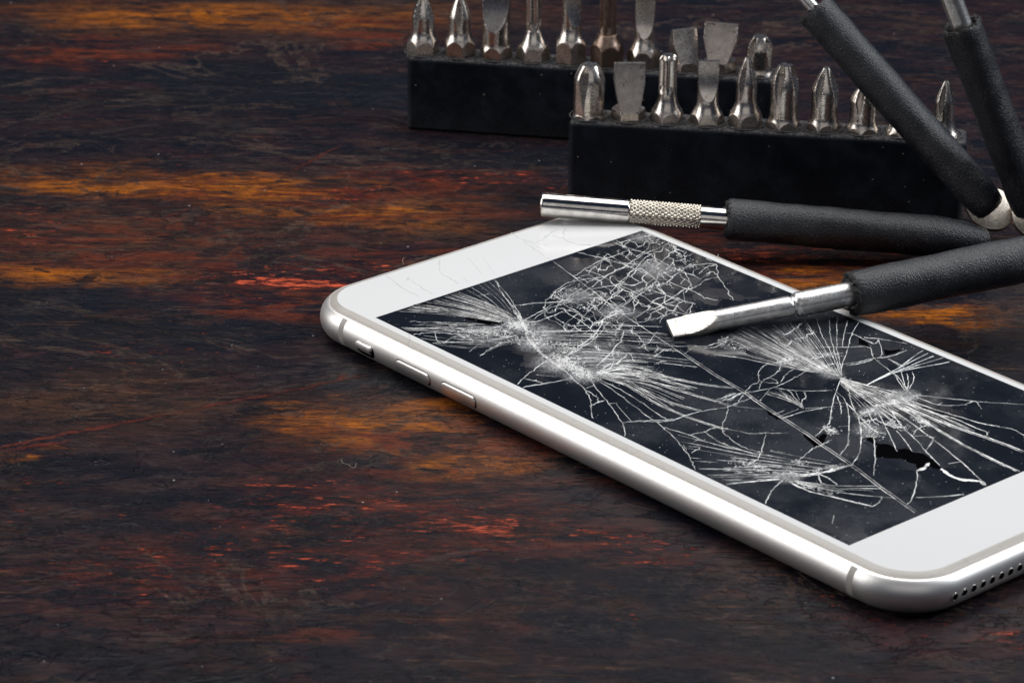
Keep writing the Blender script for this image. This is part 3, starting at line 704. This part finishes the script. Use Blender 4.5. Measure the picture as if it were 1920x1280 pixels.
gap(1280, 780, '1195,165 1240,180 1380,280 1360,300 1320,305 1210,200'); gap(1280, 780, '1310,215 1400,180 1450,185 1420,240 1400,280 1350,260'); gap(1280, 780, '1080,460 1160,460 1200,480 1140,500 1100,490')
gap(1340, 590, '1440,230 1500,250 1540,300 1560,360 1500,310 1430,300'); gap(1340, 590, '660,230 740,230 760,250 700,300 660,270'); gap(1340, 590, '1700,350 1860,345 1860,360 1720,400 1690,390')
gap(1340, 590, '1570,440 1650,430 1640,470 1600,460'); gap(1200, 640, '1260,690 1330,710 1410,775 1380,780 1300,740'); gap(1340, 590, '1540,300 1590,390 1620,440 1600,430 1560,360')

# ------------------------------------------------------------------ the two bit holders
def holder_axes(A, B):
    d = (B-A); d.z = 0; d.normalize(); return d, Vector((-d.y, d.x, 0))
def rounded_box(name, A, d, n, ln, dp, h, mat, parent, bev=1.3, holes=()):
    mb = MB(); Ls = []
    def ring(ins, z, r):
        pts = []
        for cx, cy, a0 in ((ln-r, r, -PI/2), (ln-r, dp-r, 0), (r, dp-r, PI/2), (r, r, PI)):
            for i in range(7):
                a = a0+PI/2*i/6; pts.append(A+d*(cx+(r-ins)*math.cos(a))+n*(cy+(r-ins)*math.sin(a))+Vector((0, 0, z)))
        return pts
    Ls.append(ring(.6, .05, bev)); Ls.append(ring(0, .6, bev))
    Ls.append(ring(0, h-bev*.8, bev))
    for i in range(1, 6): a = PI/2*i/5; Ls.append(ring(bev*.8*(1-math.cos(a)), h-bev*.8*(1-math.sin(a)), bev))
    mb.loops(Ls, cap0=True, cap1=True)
    return mb.build(name, mat, parent, angle=40, origin=A)

def hexr(th, af, rot): # polar radius of a hexagon, across flats af
    a = ((th-rot) % (PI/3))-PI/6
    return af/2/math.cos(a)
def make_bit(px, py_base, base, h_sh, kind, rot, H, neck=2.1, wid=5., af=6.3, name='screwdriver_bit', mats=('bit', 'bit_tip'), label='', group='', turn=None, thick=1.0, tipw=None, hz=0.):
    """base: centre (mm) on the holder top; h_sh: height of the hex part; H: height of the tip above the top"""
    root = empty(name, base, label, 'screwdriver bit', group)
    def neckprof(z):
        # turned profile that trims the hexagon: full below h_sh, concave shoulder to the neck radius
        Ro = af/2/math.cos(PI/6)+.02; Ra = af/2*.985; z0 = h_sh-.75; z1 = h_sh+.75
        if z <= z0: return Ro
        if z <= z1: return Ro+(Ra-Ro)*((z-z0)/(z1-z0))**1.3
        if neck >= Ra: return neck
        e = 3.0*(Ra-neck)/1.1+.4; t = min(1, (z-z1)/e)
        return neck+(Ra-neck)*(1-t)**1.9
    def r_of(th, z):
        r = min(hexr(th, af, rot), neckprof(z))
        u = z/H
        if kind == 'phillips' or kind == 'pozi' or kind == 'bullet':
            zt = H*.62 if kind != 'bullet' else H*.66   # straight part ends
            if z > zt:
                t = (z-zt)/(H-zt); r = min(r, neck*(1-{'phillips': .74, 'pozi': .50, 'bullet': .46}[kind]*t**{'phillips': 1.25, 'pozi': 1.7, 'bullet': 1.6}[kind]))
            zf = H*.36 if kind != 'bullet' else H*.15
            if z > zf:
                t = (z-zf)/(H-zf)
                a = neck*(1.02-.76*min(1, t*1.3)**.85) if kind != 'bullet' else neck*(1.02-.60*min(1, t*1.2)**.9)
                a = max(a, .32)
                for q in range(4):
                    dl = abs(((th-rot-PI/4-q*PI/2+PI) % (2*PI))-PI); ph = math.radians(40)
                    if dl < ph*.98: r = min(r, a*math.sin(ph)/math.sin(ph-dl))
        elif kind == 'torx' or kind == 'hexkey':
            z1 = H*.42
            if z > z1:
                t = min(1, (z-z1)/(H*.12))
                if kind == 'torx': rr = neck*(.86+.14*math.cos(6*(th-rot)))
                else: rr = min(hexr(th, neck*1.74, rot), neck)
                r = min(r, neck+(rr-neck)*t)
            if z > H-.9: r *= 1-.28*((z-(H-.9))/.9)**1.5
        elif kind == 'flat':
            z1 = h_sh+.30*(H-h_sh); tw = (tipw if tipw else wid)
            if z > z1:
                t = min(1, (z-z1)/(H-z1))
                th2 = (thick/2)+(neck*1.0-thick/2)*(1-t)**2.3
                w2 = wid/2+(tw/2-wid/2)*t
                c_, s_ = abs(math.cos(th-rot)), abs(math.sin(th-rot))
                q = min(w2/max(c_, 1e-4), th2/max(s_, 1e-4))
                r = min(max(r, q) if tw > neck*2+.1 else r, q) if tw > neck*2+.1 else min(r, q)
        elif kind == 'paddle':
            z1 = h_sh
            if z > z1:
                t = min(1, (z-z1)/(H-z1)); tw = tipw
                th2 = (thick/2)+(af/2-thick/2)*(1-t)**1.1
                w2 = af/2*.62+(tw/2-af/2*.62)*min(1, t*1.7)**.9
                c_, s_ = abs(math.cos(th-rot)), abs(math.sin(th-rot))
                r = min(w2/max(c_, 1e-4), th2/max(s_, 1e-4))
        return r
    NTH = 180
    zsp = h_sh+1.1 if kind not in ('paddle',) else h_sh
    def seg_(z0, z1, n, mat, nm, cap0, cap1):
        mb = MB(); Ls = []
        for i in range(n+1):
            z = z0+(z1-z0)*i/n
            Ls.append([(r_of(2*PI*j/NTH, z)*math.cos(2*PI*j/NTH), r_of(2*PI*j/NTH, z)*math.sin(2*PI*j/NTH), z) for j in range(NTH)])
        mb.loops(Ls, cap0=cap0, cap1=cap1)
        return mb.build(nm, mat, root, angle=24)
    seg_(-.9, zsp, 44, M[mats[0]], 'hex_shank', True, False)
    seg_(zsp, H, 80, M[mats[1]], 'tip', False, True)
    return root
def base_from_px(px, zt, A, d, n, dp):
    """spot on the holder's centre line seen at this photo column"""
    lo, hi = -20., 140.
    for _ in range(40):
        mdl = (lo+hi)/2; p = A+d*mdl+n*(dp/2)+Vector((0, 0, zt))
        if px_of(p)[0] < px: lo = mdl
        else: hi = mdl
    return A+d*lo+n*(dp/2)+Vector((0, 0, zt))
def height_px(p, py):
    """height above p of the point seen at photo row py straight above p"""
    lo, hi = 0., 60.
    for _ in range(40):
        mdl = (lo+hi)/2
        if px_of(p+Vector((0, 0, mdl)))[1] > py: lo = mdl
        else: hi = mdl
    return lo
def build_holder(A, B, ln, dp, px_top, label, bits, grp):
    d, n = holder_axes(A, B); H = height_px(A, px_top)
    print('holder height', H, 'right end px', px_of(A+d*ln), px_of(A+d*ln+Vector((0, 0, H))), px_of(A+Vector((0,0,H))))
    root = empty('bit_holder', A, label, 'bit holder', 'black screwdriver bit holders')
    o = rounded_box('block', A, d, n, ln, dp, H, M['holder'], root)
    o.parent = root; o.location = (0, 0, 0)
    for b in bits:
        p = base_from_px(b['px'], H, A, d, n, dp)
        ht = height_px(p, b['py'])
        hs = height_px(p, b['sh'])
        print(' bit', b['px'], 'H %.1f shank %.1f' % (ht, hs))
        kw = {k_: v_ for k_, v_ in b.items() if k_ not in ('px', 'py', 'sh', 'rot', 'kind', 'label')}
        make_bit(b['px'], 0, p, hs, b['kind'], math.radians(b.get('rot', 0))+ANG, ht, label=b['label'], group=grp, **kw)
        # worn ring of the socket
        mb = MB(); Ls = []
        for r_, z_ in ((4.15, .0), (4.1, .16), (3.85, .22), (3.75, .05)):
            Ls.append([(r_*math.cos(2*PI*j/24)*1., r_*math.sin(2*PI*j/24), z_) for j in range(24)])
        for l_ in Ls:
            for j in range(24): l_[j] = (p.x-A.x+l_[j][0], p.y-A.y+l_[j][1], H+l_[j][2]-.02)
        mb.loops(Ls); mb.build('socket_rim', M['holder'], root)
    return root
F = 'front holder'
fb = [
 dict(px=1104, py=121, sh=222, kind='bullet', neck=3.3, rot=20, label='blunt cross tip bit with no visible hexagon, leftmost in the front holder'),
 dict(px=1178, py=118, sh=203, kind='paddle', rot=4, tipw=6.4, thick=1.1, mats=('bit', 'bit'), label='wide square-ended flat blade bit, second from the left in the front holder'),
 dict(px=1250, py=103, sh=212, kind='torx', neck=1.95, rot=12, label='star tip bit with a straight narrow neck, third from the left in the front holder'),
 dict(px=1325, py=114, sh=217, kind='flat', neck=2.2, wid=4.4, rot=2, label='narrow flat blade bit between the star bit and the sharp cross bit'),
 dict(px=1397, py=108, sh=215, kind='phillips', neck=2.15, rot=12, label='sharp pointed cross bit on a turned neck, fifth in the front holder'),
 dict(px=1468, py=122, sh=229, kind='pozi', neck=2.9, rot=14, label='broad cross bit with a rounded crown, sixth in the front holder'),
 dict(px=1544, py=127, sh=233, kind='phillips', neck=2.75, rot=8, label='thick pointed cross bit, seventh in the front holder, left of the leaning black handles'),
 dict(px=1617, py=153, sh=240, kind='phillips', neck=2.8, rot=20, label='cross bit whose top is cut off by the leaning black handle'),
 dict(px=1690, py=190, sh=262, kind='phillips', neck=1.8, rot=30, label='bit of which only the flared base shows left of the leaning handle'),
 dict(px=1768, py=152, sh=275, kind='phillips', neck=2.0, rot=15, label='cross bit whose point shows between the two leaning black handles'),
]
A1 = at(1063, 381, 0); B1 = at(1803, 415+8, 0)
bb = [
 dict(px=793, py=-8, sh=78, kind='phillips', neck=2.45, rot=10, label='cross tip bit at the left end of the rear holder'),
 dict(px=862, py=-10, sh=78, kind='phillips', neck=2.45, rot=40, label='cross tip bit, second from the left in the rear holder'),
 dict(px=930, py=-30, sh=89, kind='flat', neck=3.0, wid=5.9, rot=-14, label='broadest round-shouldered flat bit, third in the rear holder'),
 dict(px=1000, py=-20, sh=89, kind='torx', neck=1.65, rot=0, label='thin-necked bit on a flared base, fourth in the rear holder'),
 dict(px=1070, py=-30, sh=79, kind='flat', neck=2.1, wid=4.2, rot=30, label='flat bit with a side-turned blade, fifth in the rear holder'),
 dict(px=1138, py=-14, sh=86, kind='torx', neck=1.85, rot=10, mats=('bit_rusty', 'bit_rusty'), label='rusty brown star bit in the rear holder'),
 dict(px=1207, py=0, sh=97, kind='flat', neck=2.15, wid=4.2, rot=-6, label='slim flat bit with a full rounded blade face, seventh in the rear holder'),
 dict(px=1280, py=55, sh=112, kind='paddle', rot=22, tipw=5.6, thick=1.0, mats=('bit', 'bit'), label='flat bit with a slanting top edge in the rear holder'),
 dict(px=1350, py=44, sh=112, kind='paddle', rot=-14, tipw=7.2, thick=1.0, mats=('bit', 'bit'), label='fan-shaped wide flat bit in the rear holder'),
 dict(px=1423, py=68, sh=140, kind='bullet', neck=2.9, rot=0, label='rounded bullet-like bit at the right of the rear holder'),
]
A2 = at(762, 243, 0); B2 = at(1060, 263, 0)
build_holder(A1, B1, (B1-A1).length, 9.2, 229, 'front black block holding ten screwdriver bits, partly behind the leaning handles', fb, 'bits standing in the front holder')
build_holder(A2, B2, 84., 9.0, 108, 'rear black block of bits, half hidden by the front one', bb, 'bits standing in the rear holder')

# ------------------------------------------------------------------ tools with black rubber sleeves
def frameof(a, b):
    d = (b-a).normalized(); x = d.cross(Vector((0, 0, 1)))
    if x.length < 1e-3: x = Vector((1, 0, 0))
    x.normalize(); y = x.cross(d).normalized()     # y points up
    return d, x, y
def tube(a, b, prof, n=40, rfn=None, bend=None):
    """prof: list of (distance from a in mm, radius); rfn(theta, s, r) -> radius"""
    d, x, y = frameof(a, b); Ls = []
    for s, r in prof:
        o = a+d*s
        if bend: o = o+bend(s)
        l_ = []
        for j in range(n):
            th = 2*PI*j/n; rr = rfn(th, s, r) if rfn else r
            l_.append(o+x*(rr*math.cos(th))+y*(rr*math.sin(th)))
        Ls.append(l_)
    mb = MB(); mb.loops(Ls, cap0=True, cap1=True); return mb
def lin(s0, s1, n, f): return [(s0+(s1-s0)*i/n, f(i/n)) for i in range(n+1)]
def wob(seed, amp=.1, flat=0.):
    q = random.Random(seed); a, b, c_, e = [q.uniform(0, 6) for _ in range(4)]
    return lambda th, s, r: r*(1+amp*.25*math.sin(2*th+a+s*.05)+amp*.2*math.sin(3*th+b+s*.13)+amp*.15*math.sin(s*.31+c_)+amp*.08*math.sin(s*.9+e+th))
def rim_ring(a, b, s, r, seed, parent, origin, n=48):
    q = random.Random(seed); d, x, y = frameof(a, b); Ls = []
    jag = [q.uniform(-.35, .35) for _ in range(n)]; jr = [q.uniform(-.12, .12) for _ in range(n)]
    for rr, ds in ((r*.97, .9), (r*1.0, .2), (r*.93, -.3), (r*.74, -.15), (r*.70, .8)):
        Ls.append([a+d*(s+ds+(jag[j] if ds < .5 else 0))+x*((rr+jr[j])*math.cos(2*PI*j/n))+y*((rr+jr[j])*math.sin(2*PI*j/n)) for j in range(n)])
    mb = MB(); mb.loops(Ls); return mb.build('torn_rim', M['rim'], parent, origin=origin)

def ptdist(a, b, px):
    """distance along a->b of the point seen at this column"""
    lo, hi = 0., (b-a).length*1.6; d = (b-a).normalized()
    for _ in range(40):
        mdl = (lo+hi)/2
        if (px_of(a+d*mdl)[0]-px)*(px_of(b)[0]-px_of(a)[0]) < 0: lo = mdl
        else: hi = mdl
    return lo

# tool 1: knurled chrome tube driver resting on the phone's far corner
a = at(1012, 383, 10.6); b = at(1856, 451, 4.6)
t1 = empty('tube_driver', a, 'chrome tube driver with a knurled band and black sleeve, lying over the phone corner', 'screwdriver', 'tools with black rubber sleeves')
s1, s2, s3 = ptdist(a, b, 1181), ptdist(a, b, 1312), ptdist(a, b, 1364)
Rr = 2.42
mb = tube(a, b, [(.0, .6), (.0, Rr-.5), (.15, Rr-.2), (.5, Rr)]+lin(1, s1-.5, 6, lambda t: Rr)+[(s1-.25, Rr-.08), (s1, Rr-.35)], 64); mb.build('tube', M['chrome'], t1, origin=a)
def knurl(th, s, r):
    A_ = 20*th; B_ = s*5.0
    u = (A_+B_)/(2*PI); v_ = (A_-B_)/(2*PI)
    f = min(abs((u % 1)-.5), abs((v_ % 1)-.5))*2
    return r+.26*(min(1, (0.5-abs((u % 1)-.5))*2.2)*min(1, (0.5-abs((v_ % 1)-.5))*2.2)) - .13
mb = tube(a, b, [(s1-.02, Rr-.5)]+lin(s1, s2, 190, lambda t: Rr-.04)+[(s2+.02, Rr-.5)], 288, rfn=knurl); mb.build('knurled_band', M['nickel'], t1, origin=a)
mb = tube(a, b, [(s2, Rr-.5), (s2+.1, Rr-.06), (s2+.5, Rr-.02), (s3+1.5, Rr-.02)], 64); mb.build('collar', M['chrome'], t1, origin=a)
LT = (b-a).length
def g1(t): return 4.05 if t < .75 else 4.05*(1-.42*((t-.75)/.25)**2.2)
mb = tube(a, b, [(s3-.1, 3.2), (s3-.05, 3.75), (s3+.5, 4.02)]+lin(s3+1, LT-1.2, 60, g1)+[(LT-.5, 1.9), (LT, .9)], 72, rfn=wob(3, .10))
mb.build('rubber_sleeve', M['rubber'], t1, origin=a); rim_ring(a, b, s3-.1, 3.9, 5, t1, a)

# tool 2: slotted screwdriver laid across the screen
a = at(1256, 618, 8.3); b = at(1985, 474, 15.0)
t2 = empty('flat_screwdriver', a, 'silver flat screwdriver with its worn blade lying on the shattered screen', 'screwdriver', 'tools with black rubber sleeves')
s1, s2, s3 = ptdist(a, b, 1342), ptdist(a, b, 1484), ptdist(a, b, 1596)
d, x, y = frameof(a, b)
# make the blade face turned up toward the camera
def paddle(th, s, r):
    t = min(1, s/s1)
    w = 2.6-.35*t
    tk = .55+(2.0-.55)*t**1.2
    c_, s_ = abs(math.cos(th)), abs(math.sin(th))
    return min(w/max(c_, 1e-4), tk/max(s_, 1e-4), 1.92 if t > .97 else 9) if t < 1 else r
def rod2(th, s, r): return r
def blade(th, s, r):
    t = min(1, max(0, s/(s1*1.0)))
    w = 2.15+.2*min(1, s/4) if s < 4.0 else 2.35+(1.95-2.35)*min(1, (s-4.0)/(s1-4.0))**1.5
    tk = .45+(1.95-.45)*t**3.0
    th0 = th+.42
    c_, s_ = abs(math.cos(th0)), abs(math.sin(th0))
    q = min(w/max(c_, 1e-4), tk/max(s_, 1e-4))
    return min(q, w*1.0) if s < s1 else 1.95
mb = tube(a, b, [(0., 1)]+lin(.2, s1, 30, lambda t: 1)+[(s1+.3, 1)], 96, rfn=blade); mb.build('blade', M['blade'], t2, origin=a)
mb = tube(a, b, [(s1-.3, 1.9), (s1, 1.97)]+lin(s1+.5, s2-.6, 6, lambda t: 1.97)+[(s2-.3, 1.9), (s2, 1.72), (s2+.35, 1.75), (s2+.75, 2.2), (s2+1.1, 2.34)]+lin(s2+1.5, s3+2, 6, lambda t: 2.36), 64)
mb.build('shaft', M['satin_rod'], t2, origin=a)
LT = (b-a).length
mb = tube(a, b, [(s3-.1, 3.2), (s3, 3.8), (s3+.6, 4.15)]+lin(s3+1.2, LT, 60, lambda t: 4.2+.25*t)+[(LT+.6, 3)], 72, rfn=wob(8, .10))
mb.build('rubber_sleeve', M['rubber'], t2, origin=a); rim_ring(a, b, s3-.1, 4.15, 9, t2, a)

# tools 3 and 4: sleeved handles leaning up over the front holder
def leaning(name, pa, za, pb, zb, seed, label, rodr, rodlen, tang_pts, sl=4.0, twist=0., flatter=1.):
    a = at(*pa, za); b = at(*pb, zb)
    t = empty(name, a, label, 'screwdriver', 'tools with black rubber sleeves'); LT = (b-a).length; print(name, a, b, LT)
    d, x, y = frameof(a, b)
    def body(th, s, r):
        e = min(1, s/9.)
        return wob(seed, .08)(th, s, r)
    mb = tube(a, b, [(0, 1.2), (.25, sl*.62), (.9, sl*.8), (2.5, sl*.9)]+lin(5, LT-.6, 60, lambda q: sl*(.95+.05*min(1, q*3)))+[(LT, sl*.96), (LT+.05, sl*.80), (LT-2.2, sl*.74), (LT-2.2, .2)], 72, rfn=body)
    mb.build('rubber_sleeve', M['rubber'], t, origin=a)
    rim_ring(b, a, .12, sl*1.0, seed+1, t, a)
    b2 = b+d*rodlen
    mb = tube(b-d*3, b2, [(0, rodr*.9), (.1, rodr)]+lin(.5, rodlen+2.6, 4, lambda q: rodr)+[(rodlen+3, rodr*.8)], 48); mb.build('shaft', M['satin_rod'], t, origin=a)
    # flattened metal tang below the sleeve
    mb = MB(); face = []; n_ = 22
    for i in range(n_+1):
        an = PI+PI*i/n_          # half disc hanging below the end
        face.append((4.6*math.cos(an), 5.8*math.sin(an)))
    face += [(3.2, 4), (-3.2, 4)]
    tx = RT*1.0; tn = (-FW).normalized(); tx = (tx-tn*tx.dot(tn)).normalized()
    dn = (d-tn*d.dot(tn)).normalized(); sx = dn.cross(tn).normalized()
    tl = (tn*.80+Vector((0, 0, 1))*.45).normalized(); sx = dn.cross(tl).normalized(); dn = tl.cross(sx).normalized()
    o = at(*tang_pts)
    Ls = []
    for off, k_ in ((-.75, .94), (-.65, 1.), (.65, 1.), (.75, .94)):
        Ls.append([o+sx*(u_*k_)+dn*(v_*k_)+tl*off for u_, v_ in face])
    mb.loops(Ls, cap0=True, cap1=True); mb.build('tang', M['tang'], t, origin=a, angle=30)
    return t
leaning('thin_shaft_driver', (1862, 396), 9., (1528, 18), 45., 21, 'black sleeved tool leaning left over the front bit holder, thin rod at its top', 1.3, 9, (1852, 388, 7.))
leaning('thick_shaft_driver', (1935, 400), 9., (1803, 48), 48.5, 31, 'black sleeved tool at the right edge with a thick steel rod in its top', 2.1, 12, (1938, 404, 6.5))

# little hair of lint near the phone, and two on the paint
def lint(pts, z=.25):
    P = smoothpts([at(x_, y_, z) for x_, y_ in pts], 8); mb = MB(); Ls = []
    for i, p in enumerate(P):
        q = (P[min(i+1, len(P)-1)]-P[max(i-1, 0)]).normalized(); s_ = q.cross(Vector((0, 0, 1))).normalized()
        Ls.append([p+s_*.035*math.cos(2*PI*j/6)+Vector((0, 0, .035*math.sin(2*PI*j/6))) for j in range(6)])
    mb.loops(Ls, cap0=True, cap1=True); return mb
k = NT('lint'); k.set(Base_Color=(.30, .24, .18), Roughness=.8); M['lint'] = k.m
o = lint([(640, 861), (643, 868), (652, 870), (664, 877), (668, 868)]).build('lint', M['lint'], origin=at(652, 870)); tag(o, 'tiny curled fibre lying on the brown paint left of the phone', 'lint', 'fibres of lint on the table')
o = lint([(757, 496), (755, 490), (756, 484), (760, 484)]).build('lint', M['lint'], origin=at(757, 490)); tag(o, 'tiny hooked fibre at the rim of the phone top edge', 'lint', 'fibres of lint on the table')

# ------------------------------------------------------------------ light
def area(name, loc, target, sx, sy, power, col=(1, 1, 1)):
    ld = bpy.data.lights.new(name, 'AREA'); ld.shape = 'RECTANGLE'; ld.size = sx*MM; ld.size_y = sy*MM; ld.energy = power; ld.color = col
    o = bpy.data.objects.new(name, ld); COL.objects.link(o); o.location = Vector(loc)*MM
    dd = (Vector(target)-Vector(loc)); o.rotation_euler = dd.to_track_quat('-Z', 'Y').to_euler(); return o
C0 = at(960, 640, 0)
hr = Vector((RT.x, RT.y, 0)).normalized(); hf = Vector((FW.x, FW.y, 0)).normalized()
def stage(right, fwd, up): return C0+hr*right+hf*fwd+Vector((0, 0, up))
area('softbox', stage(0, 240, 620), C0, 820, 560, 5.3, (1, .985, .965))
area('softbox', stage(-660, 10, 330), C0, 480, 560, 2.7, (1, .975, .95))
area('softbox', stage(560, 60, 420), C0+hr*50, 200, 420, 3.0, (.93, .97, 1))

area('softbox', stage(60, -700, 420), C0+hr*60+hf*80, 900, 420, .55, (1, .95, .90))

w = bpy.data.worlds.new('World'); sc.world = w; w.use_nodes = True
w.node_tree.nodes['Background'].inputs[0].default_value = (.20, .29, .52, 1); w.node_tree.nodes['Background'].inputs[1].default_value = .09
fc = at(1150, 640, 7); cd.dof.focus_distance = (fc-CAM).dot(FW)*MM
sc.view_settings.view_transform = 'Standard'; sc.view_settings.look = 'None'; sc.view_settings.exposure = 0; sc.view_settings.gamma = 1
sc.view_settings.use_curve_mapping = False
sc.render.engine = 'CYCLES'
